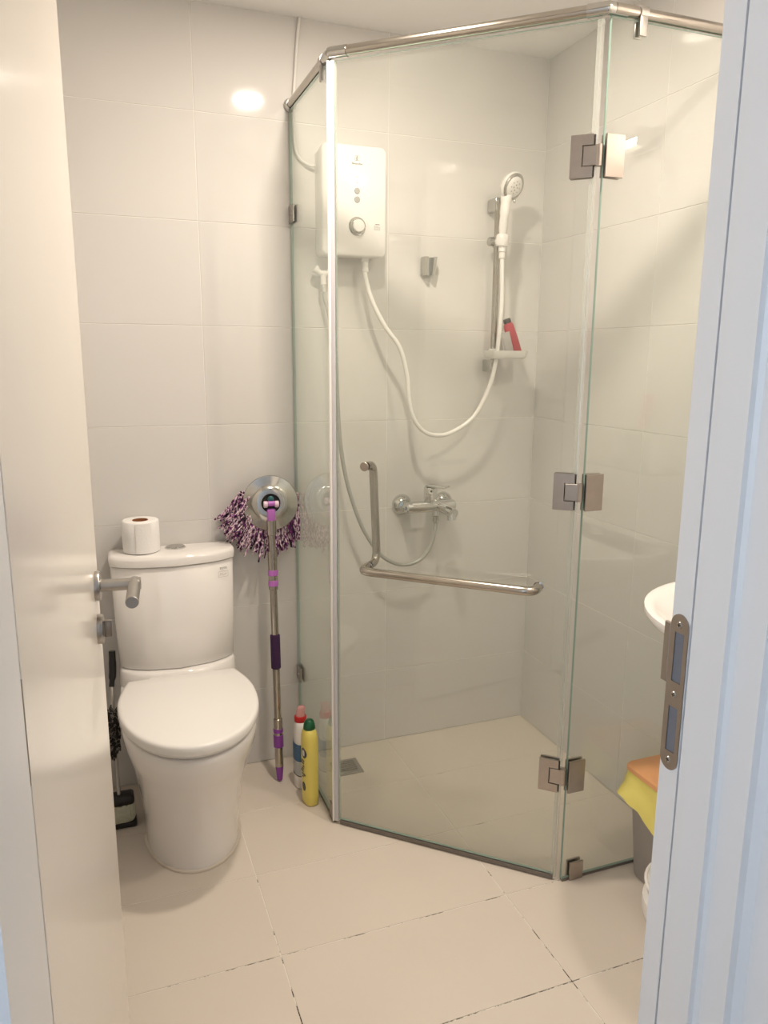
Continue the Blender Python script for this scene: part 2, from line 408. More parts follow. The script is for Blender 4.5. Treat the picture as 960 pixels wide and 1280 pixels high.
# ------------------------------------------------------------------ toilet
CX = -1.300
def dring(z, w, wb, yb, ys, yf, nb=4, ns=6, ne=28, cx=CX):
    pts = []
    for k in range(nb): pts.append(V((cx - wb + 2 * wb * k / nb, yb, z)))
    for k in range(ns):
        t = k / ns; e = math.sin(t * PI / 2)
        pts.append(V((cx + wb + (w - wb) * e, yb + (ys - yb) * t, z)))
    for k in range(ne + 1):
        a = PI * k / ne
        pts.append(V((cx + w * math.cos(a), ys + (yf - ys) * math.sin(a) ** .93, z)))
    for k in range(ns - 1, 0, -1):
        t = k / ns; e = math.sin(t * PI / 2)
        pts.append(V((cx - wb - (w - wb) * e, yb + (ys - yb) * t, z)))
    return pts
def sring(z, w, yb, yc, bulge, e=.32, n=48, cx=CX + .0, ins=0):
    w -= ins; pts = []; ym = (yb + yc + bulge) / 2; hy = (yb - (yc + bulge)) / 2 - ins
    for k in range(n):
        a = 2 * PI * k / n; c, s = math.cos(a), math.sin(a)
        x = w * math.copysign(abs(c) ** e, c); y = ym + hy * math.copysign(abs(s) ** e, s)
        if y < ym: y -= bulge * (1 - (x / w) ** 2) * min(1, (ym - y) / max(hy, 1e-6))
        pts.append(V((cx + x, y, z)))
    return pts
def toilet():
    t = thing('toilet', 'white ceramic close-coupled toilet with skirted base and closed lid against back wall', 'toilet', (CX, -.3, 0))
    b = B()
    b.loft([dring(.0005, .132, .130, -.02, -.30, -.514), dring(.06, .133, .131, -.02, -.30, -.514), dring(.14, .139, .137, -.02, -.31, -.53), dring(.22, .150, .147, -.02, -.33, -.56),
            dring(.30, .165, .160, -.02, -.35, -.603), dring(.355, .179, .168, -.02, -.36, -.636), dring(.385, .182, .17, -.02, -.365, -.647), dring(.397, .181, .17, -.02, -.365, -.646), dring(.402, .176, .166, -.02, -.365, -.640)])
    # deck that carries the cistern
    b.loft([dring(.36, .176, .172, -.014, -.10, -.20), dring(.42, .175, .172, -.014, -.10, -.205), dring(.447, .173, .172, -.014, -.10, -.196), dring(.4545, .169, .168, -.016, -.10, -.186)])
    b.build('bowl', M['ceramic'], t, 60)
    b = B(); b.loft([dring(.403, .170, .146, -.215, -.365, -.632), dring(.406, .176, .150, -.212, -.365, -.640), dring(.413, .176, .150, -.212, -.365, -.640), dring(.416, .172, .146, -.214, -.365, -.636)]); b.build('seat', M['plastic_white'], t, 60)
    b = B(); b.loft([dring(.4172, .180, .150, -.210, -.365, -.648), dring(.4185, .1855, .156, -.207, -.365, -.656), dring(.424, .188, .158, -.206, -.365, -.659), dring(.440, .188, .158, -.206, -.365, -.659), dring(.4445, .1865, .1565, -.207, -.365, -.657), dring(.4472, .183, .153, -.209, -.365, -.653), dring(.4482, .177, .148, -.213, -.365, -.646), dring(.4492, .12, .10, -.25, -.365, -.58), dring(.4495, .02, .02, -.35, -.37, -.42)])
    b.build('lid', M['plastic_white'], t, 60)
    for s in (-1, 1):
        b = B(); b.cyl((CX + s * .075 - .02, -.203, .437), (CX + s * .075 + .02, -.203, .437), .009, 16, bev=.002); b.build('lid_hinge', M['plastic_white'], t)
    b = B(); b.loft([sring(.456, .170, -.012, -.178, .055), sring(.460, .173, -.010, -.182, .055), sring(.60, .178, -.010, -.170, .052), sring(.764, .1815, -.010, -.158, .05), sring(.7665, .179, -.012, -.155, .05)]); tank = b.build('cistern', M['ceramic'], t, 60)
    b = B(); b.loft([sring(.7685, .181, -.010, -.158, .05), sring(.7705, .185, -.006, -.164, .05), sring(.790, .1865, -.005, -.166, .05), sring(.7985, .1835, -.008, -.162, .05), sring(.802, .176, -.014, -.152, .047), sring(.8035, .12, -.03, -.12, .03)]); b.build('cistern_lid', M['ceramic'], t, 60)
    bx, by = -1.289, -.062
    b = B(); b.lathe([(.031, 0), (.031, .0025), (.028, .0045), (.0265, .004)], (bx, by, .8032), seg=32)
    btn = b.build('flush_button', M['chrome'], t)
    for s in (-1, 1):
        b = B(); pts = [(bx + s * .001 + s * .0255 * math.sin(PI * k / 12), by + .0255 * math.cos(PI * k / 12)) for k in range(13)]
        b.prism(pts, lambda p: V((p[0], p[1], .806)), lambda p: V((p[0], p[1], .8085))); b.build('push_plate', M['chrome_dull'], btn)
    b = B()
    pts = dring(.003, .133, .131, -.02, -.30, -.516)[5:-5]
    b.tube(pts, .005, 8); b.build('sealant_bead', M['sealant'], t)
    # maker's mark printed at the top right of the cistern
    q = frame((-1.1555, -.1295, .743), (1, .33, 0), (0, 0, 1))
    lettering('maker_lettering', 'TOTO', .0085, q, M['ink'], tank)
    b = B(); q2 = q @ Matrix.Translation((0, -.018, 0))
    def ln(p, r): b.tube([q2 @ V((x, y, .0002)) for x, y in p], r, 5)
    ln([(-.017, .009), (.015, .009)], .00022); ln([(-.017, -.009), (.015, -.009)], .00022); ln([(-.017, -.009), (-.017, .009)], .00022); ln([(.015, -.009), (.015, .009)], .00022)
    ln([(-.012, -.004), (-.010, .004), (-.008, -.002), (-.005, .003), (-.003, -.003)], .00035); ln([(-.002, -.004), (.004, -.002), (.010, .001)], .00035)
    b.build('printed_box', M['ink'], tank)
toilet()

def toilet_roll():
    x, y, z = -1.388, -.072, .8042
    t = thing('toilet_roll', 'white toilet paper roll with brown core standing on the cistern lid', 'toilet roll', (x, y, z))
    b = B(); seg = 40
    b.lathe([(.0235, .0), (.050, .0), (.0535, .002), (.0542, .05), (.0535, .093), (.050, .096), (.0235, .0945), (.0232, .0)], (x, y, z), seg=seg, cap=False); b.build('paper', M['paper'], t, 50)
    b = B(); b.lathe([(.0228, .0), (.0228, .0955), (.0212, .0955), (.0212, .0)], (x, y, z), seg=28, cap=False); b.build('core_tube', M['card'], t)
    b = B(); pts = [V((x + .0548 * math.cos(a), y + .0548 * math.sin(a), 0)) for a in [-1.9 + .12 * k for k in range(8)]]
    b.loft([[p + V((0, 0, z + .002)) for p in pts] + [p * 1 + V((0, 0, z + .002)) + V((p.x - x, p.y - y, 0)) * .01 for p in reversed(pts)], [p + V((0, 0, z + .092)) for p in pts] + [p + V((0, 0, z + .092)) + V((p.x - x, p.y - y, 0)) * .01 for p in reversed(pts)]]); b.build('loose_sheet', M['paper'], t, 50)
toilet_roll()

# ------------------------------------------------------------------ mop
def mop():
    tip = V((-.998, -.143, .002)); top = V((-.993, -.078, .905)); ax = (top - tip).normalized(); L = (top - tip).length
    t = thing('spin_mop', 'spin mop with steel pole, purple-white strings and steel disc, leaning head-up on back wall', 'mop', tuple(tip))
    P = lambda z: tip + ax * z
    def seg(name, z0, z1, r, m, r1=None, bev=.001): b = B(); b.cyl(P(z0), P(z1), r, 24, r1, bev); return b.build(name, m, t)
    b = B(); b.lathe([(.004, 0), (.009, .004), (.0135, .05), (.0125, .058)], tip, ax, 24); b.build('end_tip', M['purple'], t)
    seg('lower_sleeve', .05, .118, .0135, M['steel']); seg('lower_clamp', .118, .16, .0165, M['purple']); seg('lower_clamp', .168, .182, .0162, M['purple'])
    seg('lower_collar', .158, .215, .0148, M['steel'])
    seg('lower_pole', .21, .40, .0115, M['steel']); seg('foam_grip', .385, .50, .0158, M['foam'], bev=.003); seg('upper_pole', .49, .655, .0118, M['steel'])
    seg('upper_collar', .648, .73, .0145, M['steel']); seg('violet_band', .66, .678, .0162, M['violet']); seg('violet_band', .694, .712, .0162, M['violet'])
    seg('upper_sleeve', .728, .775, .0148, M['steel']); seg('neck_pole', .77, .84, .0115, M['steel']); seg('head_sleeve', .825, .872, .0155, M['steel'])
    dc = V((-.9915, -.066, .925)); dn = V((-.10, -1, .12)).normalized()
    b = B(); b.lathe([(.0875, 0), (.0882, .002), (.0865, .004), (.060, .0095), (.050, .0125), (.046, .016), (.036, .018), (.030, .0175), (.027, .012), (.026, .008), (.02, .007)], dc, dn, 56); disc = b.build('steel_disc', M['chrome_dull'], t, 25)
    b = B(); b.cyl(dc + dn * .007, dc + dn * .010, .0255, 28); b.build('disc_socket', M['dark'], disc)
    r = -dn.cross(V((0, 0, 1))).normalized(); u = -r.cross(dn)
    b = B(); q = dc - r * .031 - u * .044 + dn * .0085; b.lathe([(.0035, 0), (.0035, .0012)], q, dn, 12); b.build('rivet_hole', M['dark'], disc)
    j = dc + dn * .018
    b = B(); b.box(P(.885) + V((0, -.003, .004)), (.026, .017, .042), .004, 2); yk = b.build('joint_yoke', M['violet'], t)
    for s in (-1, 1):
        b = B(); b.cyl(j + r * s * .011 + V((0, -.004, -.002)), j + r * s * .024 + V((0, -.004, -.002)), .0105, 20, bev=.002); b.build('joint_cheek', M['pinkwhite'], yk)
    b = B(); b.cyl(j - r * .011 + V((0, -.004, 0)), j + r * .011 + V((0, -.004, 0)), .0085, 18); b.build('joint_pin', M['violet'], yk)
    b = B(); b.lathe([(.010, 0), (.009, .005), (.004, .008)], j + u * .014, dn, 18); b.build('release_button', mat('teal_plastic', (.02, .12, .13), .35), yk)
    # cotton strings fan out from behind the disc and hang
    b = B(); rnd = random.Random(3)
    for i in range(430):
        a = math.radians(rnd.uniform(158, 372)); rad = rnd.uniform(.04, .078)
        st = dc + r * rad * math.cos(a) + u * rad * math.sin(a) - dn * rnd.uniform(.002, .014)
        st.y = min(st.y, -.02)
        left = math.cos(a) < 0
        Ls = rnd.uniform(.085, .112) if left else rnd.uniform(.085, .105)
        ox = math.cos(a); spread = .95 if left else .42
        if left: dz = -.55 - .45 * (1 - abs(ox))
        else: dz = -1.0
        ex = ox * spread
        n = math.hypot(ex, dz); ex, dz = ex / n, dz / n
        hang = min(Ls, .115)
        yy = rnd.uniform(-.075, -.02)
        p1 = st + V((ox * .026, 0, math.sin(a) * .018 + .006)); p1.y = max(min((st.y + yy) / 2, -.018), -.075)
        p2 = st + V((ex * hang * .62, 0, dz * hang * .55)); p2.y = yy
        p3 = st + V((ex * hang + rnd.uniform(-.008, .008), 0, dz * hang * 1.02)); p3.y = min(-.012, yy + rnd.uniform(-.006, .012))
        pp = spline([st, p1, p2, p3], 3)
        for p_ in pp: p_.x = min(p_.x, -.9005); p_.y = min(p_.y, -.006)
        b.tube(pp, .0030, 5)
    o = b.build('mop_strings', M['strings'], t, 80); o['kind'] = 'stuff'
mop()

# ------------------------------------------------------------------ cleaning bottles
def oval(c, a, bb, z, ang, n=32, e=.8):
    out = []
    for k in range(n):
        th = 2 * PI * k / n; x = a * math.copysign(abs(math.cos(th)) ** e, math.cos(th)); y = bb * math.copysign(abs(math.sin(th)) ** e, math.sin(th))
        out.append(V((c[0] + x * math.cos(ang) - y * math.sin(ang), c[1] + x * math.sin(ang) + y * math.cos(ang), z)))
    return out
def yellow_bottle():
    c = (-.934, -.292); ang = math.radians(96)
    t = thing('cleaner_bottle', 'yellow cream cleaner bottle with dark green cap on floor by the glass', 'bottle', (c[0], c[1], 0))
    b = B(); R = [(.0005, .031, .020), (.004, .034, .0225), (.03, .0345, .023), (.13, .0345, .0235), (.205, .034, .0235), (.226, .0325, .0228), (.238, .029, .0212), (.2455, .0235, .0185), (.249, .019, .0165), (.251, .0165, .0155)]
    b.loft([oval(c, a, bb, z, ang) for z, a, bb in R]); body = b.build('bottle_body', M['yellow'], t, 60)
    b = B(); b.lathe([(.0175, .2492), (.0188, .251), (.0185, .258), (.0165, .268), (.0145, .274), (.0115, .2785), (.006, .281)], (c[0], c[1], 0), seg=24); b.build('cap', M['green'], t, 50)
    # printed marks on the broad side that faces the toilet
    nrm = V((-math.sin(ang), math.cos(ang), 0)); rt = V((-math.cos(ang), -math.sin(ang), 0))
    def mark(u, z, h): return V((c[0], c[1], z)) + nrm * (.0228 + h) + rt * u
    def disc(ru, rz, u, z, h, m, name):
        b = B(); pts = [(u + ru * math.cos(2 * PI * k / 24), z + rz * math.sin(2 * PI * k / 24)) for k in range(24)]
        b.prism(pts, lambda p: mark(p[0], p[1], -.004), lambda p: mark(p[0], p[1], h)); b.build(name, m, body)
    disc(.016, .0165, .008, .176, .0008, M['black'], 'black_emblem'); disc(.009, .0095, .008, .176, .0013, M['plastic_white'], 'emblem_centre')
    disc(.011, .015, .006, .062, .0008, M['black'], 'black_oval')
    b = B()
    for k in range(7):
        z = .095 + .009 * k; b.box(mark(.002 + .006 * math.sin(k * 2.1), z, .0006), (.002, .009 + .005 * ((k * 3) % 4), .0035), 0, 1, Matrix.Rotation(ang + PI / 2, 3, 'Z'))
    b.build('printed_marks', M['ink'], body)
yellow_bottle()
def white_bottle():
    c = (-.936, -.188); ang = math.radians(92)
    t = thing('toilet_cleaner_bottle', 'white toilet cleaner bottle with red collar standing behind the yellow bottle', 'bottle', (c[0], c[1], 0))
    b = B(); R = [(.0005, .031, .02), (.004, .034, .023), (.06, .034, .023), (.15, .034, .023), (.19, .0325, .0225), (.212, .028, .020), (.224, .021, .018), (.228, .017, .0165)]
    b.loft([oval(c, a, bb, z, ang) for z, a, bb in R]); body = b.build('bottle_body', M['plastic_white'], t, 60)
    b = B(); b.lathe([(.0185, .2262), (.0195, .228), (.0195, .2435), (.018, .2455)], (c[0], c[1], 0), seg=24); b.build('red_collar', M['red'], t, 50)
    b = B(); b.loft([[V((c[0] + r * math.cos(2 * PI * k / 20) + o, c[1] + r * math.sin(2 * PI * k / 20), z)) for k in range(20)] for r, z, o in ((.0145, .2456, 0), (.0135, .262, .001), (.012, .274, .004), (.006, .278, .005))]); b.build('spout_cap', M['pinkclear'], t, 60)
    b = B(); b.loft([oval(c, .0346, .0236, z, ang) for z in (.098, .158)], cap=False); b.build('blue_label', M['blue'], body, 60)
    b = B(); b.loft([oval(c, .0346, .0236, z, ang) for z in (.052, .096)], cap=False); b.build('pale_label', M['lightprint'], body, 60)
    b = B(); b.loft([oval(c, .0347, .0237, z, ang) for z in (.046, .0505)], cap=False); b.build('dark_line', M['ink'], body, 60)
white_bottle()

# ------------------------------------------------------------------ toilet brush and rag behind the toilet
def toilet_brush():
    x, y = -1.500, -.215
    t = thing('scrub_brush', 'long-handled black scrub brush with pale bristles on floor left of toilet', 'brush', (x, y, 0))
    b = B(); b.box((x, y, .085), (.085, .05, .03), .01, 3); b.build('brush_head', M['black'], t)
    b = B(); b.box((x, y, .0085), (.092, .056, .016), .005, 2); b.build('drip_tray', M['black'], t)
    b = B(); rnd = random.Random(5)
    b.loft([[V((x + a * math.copysign(abs(math.cos(2 * PI * k / 40)) ** .6, math.cos(2 * PI * k / 40)) * (1 + (.05 if k % 2 else 0)), y + a * .58 * math.copysign(abs(math.sin(2 * PI * k / 40)) ** .6, math.sin(2 * PI * k / 40)) * (1 + (.05 if k % 2 else 0)), z + (.006 if (k % 2 and z > .06) else 0))) for k in range(40)] for a, z in ((.038, .0165), (.043, .03), (.043, .055), (.040, .069))])
    b.build('bristles', M['bristle'], t, 20)
    b = B(); b.tube([(x, y, .098), (x - .002, y + .06, .30), (x - .0, y + .115, .40)], .006, 10); b.build('handle_shaft', M['satin'], t)
    b = B(); b.tube(spline([(x, y + .112, .395), (x + .006, y + .125, .44), (x + .008, y + .135, .50)], 5), [.008] * 3 + [.011] * 5 + [.010] * 3, 12); b.build('handle_grip', M['black'], t)
toilet_brush()
def rag():
    x, y, z = -1.512, -.30, .0
    t = thing('cleaning_rag', 'dark mottled crumpled cleaning rag hanging on the scrub brush shaft', 'cloth', (x, -.16, .26))
    b = B(); bmesh.ops.create_icosphere(b.bm, subdivisions=4, radius=1)
    rnd = random.Random(9)
    from mathutils import noise
    for v in b.bm.verts:
        d = v.co.copy(); k = 1 + .45 * noise.noise(d * 3.1) + .25 * noise.noise(d * 7)
        v.co = V((-1.508 + d.x * .022 * k, -.185 + d.y * .02 * k, .285 + d.z * .075 * k))
    bpy_o = b.build('rag_folds', M['rag'], t, 60)
rag()

# ------------------------------------------------------------------ water heater
def heater():
    x0, x1, z0, z1, yf = -.818, -.611, 1.684, 2.004, -.088
    t = thing('water_heater', 'white wall-mounted instant water heater with dial inside the shower', 'water heater', ((x0 + x1) / 2, 0, (z0 + z1) / 2))
    def rr(y, ins, r=.018, dx=0, dz0=0, dz1=0):
        pts = []; a0, a1, c0, c1 = x0 + ins + dx, x1 - ins, z0 + ins + dz0, z1 - ins + dz1; r = max(r - ins * .5, .004)
        for cx, cz, s in ((a1 - r, c1 - r, 0), (a0 + r, c1 - r, 1), (a0 + r, c0 + r, 2), (a1 - r, c0 + r, 3)):
            for k in range(7): an = PI / 2 * (s + k / 6); pts.append(V((cx + r * math.cos(an), y, cz + r * math.sin(an))))
        return pts
    b = B(); b.loft([rr(-.0005, .004), rr(-.048, .004), rr(-.052, .008)]); b.build('back_case', M['plastic_body'], t, 40)
    b = B(); b.loft([rr(-.0525, .002), rr(-.054, 0), rr(-.080, 0), rr(-.0855, .002), rr(yf, .006)]); front = b.build('front_cover', M['heater_white'], t, 40)
    dc = V((-.707, yf, 1.772))
    b = B(); b.lathe([(.0275, -.001), (.0275, .0015), (.026, .003), (.0245, .0025)], dc, (0, -1, 0), 40); ring = b.build('dial_ring', M['chrome_dull'], t)
    b = B(); b.lathe([(.0242, .001), (.0238, .004), (.020, .012), (.0185, .013)], dc, (0, -1, 0), 40); b.build('dial_skirt', M['chrome_dull'], ring)
    b = B(); b.lathe([(.018, .012), (.018, .017), (.0168, .0185)], dc + V((.0, 0, 0)), (0, -1, 0), 36); b.build('dial_knob', M['plastic_white'], ring)
    for z in (1.8745, 1.8495):
        b = B(); b.lathe([(.0095, -.001), (.0095, .0012), (.0085, .002)], (-.707, yf, z), (0, -1, 0), 8 if z > 1.86 else 24); b.build('push_button', M['grey_btn'], t)
    for z in (1.914, 1.897):
        b = B(); b.lathe([(.0014, -.0005), (.0014, .0006)], (-.707, yf, z), (0, -1, 0), 8); b.build('indicator_light', M['ink'], t)
    q = frame((-.707, yf - .0003, 1.951), (1, 0, 0), (0, 0, 1)); lettering('maker_lettering', 'Electrolux', .0085, q, M['ink'], front)
    # square emblem: rounded frame with crossing arcs
    b = B(); e = .0068; q = frame((-.707, yf - .0003, 1.9665), (1, 0, 0), (0, 0, 1)); f = lambda pts: b.tube([q @ V((px, py, 0)) for px, py in pts], .00055, 5)
    f([(-e, -e), (-e, e), (e, e), (e, e * .35)]); f([(e, -e * .35), (e, -e), (-e, -e)])
    f([(-e * .7 * math.cos(a) + .001, e * .7 * math.sin(a)) for a in [PI * (k / 10 - .5) * 1.1 for k in range(11)]]); f([(-e * .6, 0), (e * .8, 0)]); f([(0, -e * .6), (0, e * .6)])
    b.build('emblem', M['ink'], front)
    b = B(); rnd = random.Random(2)
    b.box((-.641, yf - .0003, 1.7815), (.014, .0006, .0016))
    for i in range(4):
        for k in range(4):
            if (i, k) != (0, 3): b.box((-.650 + k * .0052 + rnd.uniform(-.0004, .0004), yf - .0003, 1.776 - i * .0036), (.0034, .0006, .0008))
    b.build('printed_notice', M['ink'], front)
    # outlet spigot below and inlet valve at its left
    b = B(); b.lathe([(.0125, 0), (.0125, .014), (.0095, .018), (.0095, .03)], (-.668, -.05, 1.690), (0, 0, -1), 20); b.build('outlet_spigot', M['plastic_white'], t)
    b = B(); b.tube(spline([(-.776, -.04, 1.688), (-.776, -.04, 1.655), (-.782, -.035, 1.640), (-.808, -.033, 1.636), (-.822, -.033, 1.645)], 5), .0095, 12)
    b.cyl((-.800, -.033, 1.632), (-.800, -.033, 1.602), .0095, 16); b.cyl((-.828, -.033, 1.650), (-.820, -.033, 1.644), .0125, 16); b.cyl((-.80, -.005, 1.637), (-.80, -.04, 1.637), .008, 14); b.build('inlet_valve', M['plastic_white'], t, 45)
    b = B(); b.tube(spline([(-.819, -.02, 1.950), (-.838, -.012, 1.953), (-.866, -.007, 1.972), (-.878, -.006, 2.01), (-.880, -.006, 2.12), (-.872, -.006, 2.22), (-.866, -.006, 2.29), (-.858, -.006, H - .001)], 8), .0048, 10); b.build('power_cable', M['plastic_body'], t, 60)
heater()

# ------------------------------------------------------------------ hand shower on rail, hose
def shower_set():
    rx, ry = -.205, -.055
    t = thing('shower_rail', 'satin steel shower riser rail with slider holding the white hand shower', 'shower rail', (rx, 0, 1.62))
    b = B(); b.cyl((rx, ry, 1.352), (rx, ry, 1.892), .0105, 24, bev=.002); b.build('rail_tube', M['steel'], t)
    for z in (1.878, 1.355):
        b = B(); b.box((rx, -.031, z), (.026, .06, .042), .005, 3); b.build('wall_bracket', M['chrome_dull'], t)
    b = B(); b.cyl((rx, ry, 1.742), (rx, ry, 1.776), .0165, 24, bev=.003); b.cyl((rx - .032, ry, 1.759), (rx + .012, ry, 1.759), .015, 24, bev=.003); s = b.build('slider', M['chrome_dull'], t)
    b = B(); b.cyl((rx - .002, ry, 1.759), (rx - .004, ry - .04, 1.757), .013, 20, bev=.002); b.lathe([(.019, -.018), (.021, -.01), (.021, .012), (.018, .018)], (rx - .006, ry - .047, 1.758), (.05, -.05, 1), 24); b.build('holder_clip', M['plastic_white'], s)
    # hand shower
    h = thing('hand_shower', 'white hand shower head with chrome ring clipped to the riser rail', 'shower head', (-.195, -.11, 1.74))
    n = V((.28, -.86, -.42)).normalized(); hc = V((-.190, -.118, 1.922))
    b = B(); b.tube(spline([(-.211, -.102, 1.722), (-.211, -.103, 1.79), (-.210, -.108, 1.84), (-.206, -.107, 1.88), hc - n * .016 + V((0, 0, .0))], 6), [.0115] * 6 + [.0135] * 6 + [.0155] * 6 + [.018] * 5 + [.021, .024], 18)
    b.lathe([(.006, -.030), (.022, -.027), (.036, -.018), (.0445, -.004), (.0455, .002), (.043, .005)], hc, n, 36); b.build('handle', M['plastic_white'], h, 60)
    b = B(); b.lathe([(.0425, .003), (.0425, .007), (.038, .0105), (.0335, .010), (.033, .004)], hc, n, 36); b.build('chrome_ring', M['chrome_dull'], h)
    b = B(); b.lathe([(.0325, .004), (.0325, .0105), (.030, .013), (.012, .0145), (.004, .0146)], hc, n, 36); face = b.build('spray_face', M['plastic_white'], h, 50)
    q = n.to_track_quat('Z', 'Y').to_matrix(); b = B()
    for k in range(8): p = hc + n * .0132 + q @ V((.018 * math.cos(k * PI / 4), .018 * math.sin(k * PI / 4), 0)); b.cyl(p, p + n * .0015, .002, 8)
    for k in range(4): p = hc + n * .0142 + q @ V((.008 * math.cos(k * PI / 2), .008 * math.sin(k * PI / 2), 0)); b.cyl(p, p + n * .0015, .0024, 8)
    b.build('nozzle', M['grey_btn'], face)
    b = B(); p = hc + V((.006, 0, -.043)); b.box(p + n * .004, (.007, .007, .012), .002, 2); b.build('mode_lever', M['chrome_dull'], h)
    hs = thing('shower_hose', 'white plastic shower hose looping from the water heater to the hand shower', 'hose', (-.43, -.1, 1.13))
    b = B()
    pts = [(-.668, -.05, 1.662), (-.669, -.056, 1.63), (-.655, -.075, 1.56), (-.617, -.09, 1.48), (-.567, -.1, 1.41), (-.541, -.1, 1.322), (-.533, -.1, 1.25), (-.516, -.1, 1.185), (-.480, -.1, 1.142), (-.434, -.1, 1.127), (-.378, -.1, 1.135), (-.302, -.1, 1.18), (-.256, -.1, 1.25), (-.225, -.1, 1.335), (-.211, -.1, 1.44), (-.204, -.1, 1.56), (-.208, -.102, 1.66), (-.211, -.102, 1.722)]
    b.tube(spline(pts, 8), .0072, 12); b.build('hose_tube', M['plastic_white'], hs, 60)
    b = B(); b.cyl((-.668, -.05, 1.66), (-.668, -.051, 1.642), .011, 16, bev=.002); b.build('end_nut', M['plastic_white'], hs); b = B(); b.cyl((-.2098, -.102, 1.70), (-.211, -.102, 1.7215), .0098, 16, bev=.002); b.build('end_nut', M['plastic_white'], hs)
    # soap dish on the rail
    d = thing('soap_dish', 'white plastic soap dish clipped to the bottom of the riser rail', 'soap dish', (-.155, -.08, 1.385))
    b = B()
    def rrx(z, a, bb, cx=-.176, cy=-.088):
        pts = []
        r = .02
        for sx, sy, s in ((1, 1, 0), (-1, 1, 1), (-1, -1, 2), (1, -1, 3)):
            for k in range(6): an = PI / 2 * (s + k / 5); pts.append(V((cx + sx * (a - r) + r * math.cos(an), cy + sy * (bb - r) + r * math.sin(an), z)))
        return pts
    b.loft([rrx(1.378, .058, .035), rrx(1.384, .066, .041), rrx(1.405, .070, .045), rrx(1.405, .066, .041), rrx(1.388, .062, .037)]); b.build('tray', M['plastic_white'], d, 45)
    b = B(); b.cyl((rx, ry, 1.382), (rx, ry, 1.412), .0165, 20); b.build('rail_clip', M['plastic_white'], d)
    rb = thing('shampoo_tube', 'red plastic shampoo tube leaning in the soap dish on the shower rail', 'bottle', (-.125, -.085, 1.389))
    R = Matrix.Rotation(math.radians(-21), 3, 'Y')
    o = V((-.133, -.09, 1.392))
    tp = lambda x, y, z: o + R @ V((x, y, z))
    b = B()
    def ov(z, a, c): return [tp(a * math.cos(2 * PI * k / 24), c * math.sin(2 * PI * k / 24), z) for k in range(24)]
    b.loft([ov(.001, .0215, .003), ov(.01, .022, .006), ov(.06, .0205, .013), ov(.104, .018, .0145), ov(.112, .013, .0125)]); b.build('tube_body', M['crimson'], rb, 60)
    b = B(); b.loft([ov(.1125, .0135, .0125), ov(.124, .0125, .0115), ov(.126, .0115, .0105)]); b.build('cap', M['black'], rb)
    sa = thing('soap_sachet', 'small grey sachet standing in the soap dish beside the red tube', 'sachet', (-.165, -.10, 1.389))
    R2 = Matrix.Rotation(math.radians(-16), 3, 'Y'); o2 = V((-.168, -.104, 1.392)); b = B()
    tq = lambda x, y, z: o2 + R2 @ V((x, y, z))
    b.loft([[tq(.016 * math.cos(2 * PI * k / 20) * f, .007 * g * math.sin(2 * PI * k / 20), z) for k in range(20)] for z, f, g in ((.001, 1, .2), (.012, 1.05, 1), (.045, 1, 1), (.07, 1, .25), (.076, 1, .15))]); b.build('sachet_body', M['sachet'], sa, 45)
    # extra chrome holder on the wall
    w = thing('shower_holder', 'small chrome wall bracket for a hand shower on the bare back wall', 'bracket', (-.436, 0, 1.672))
    b = B(); cx, cz = -.436, 1.675
    b.box((cx, -.006, cz), (.046, .011, .056), .004, 2); b.build('wall_plate', M['chrome_dull'], w)
    b = B(); outer = [(-.021, -.030), (.019, -.030), (.023, .030), (-.023, .030)]
    b.loft([[V((cx - .019, -.012, cz - .03)), V((cx + .019, -.012, cz - .03)), V((cx + .015, -.034, cz - .03)), V((cx + .006, -.034, cz - .03)), V((cx + .005, -.02, cz - .03)), V((cx - .005, -.02, cz - .03)), V((cx - .006, -.034, cz - .03)), V((cx - .015, -.034, cz - .03))],
            [V((cx - .025, -.012, cz + .028)), V((cx + .025, -.012, cz + .028)), V((cx + .021, -.042, cz + .028)), V((cx + .010, -.042, cz + .028)), V((cx + .009, -.02, cz + .028)), V((cx - .009, -.02, cz + .028)), V((cx - .010, -.042, cz + .028)), V((cx - .021, -.042, cz + .028))]]); b.build('cradle', M['chrome_dull'], w, 30)
shower_set()

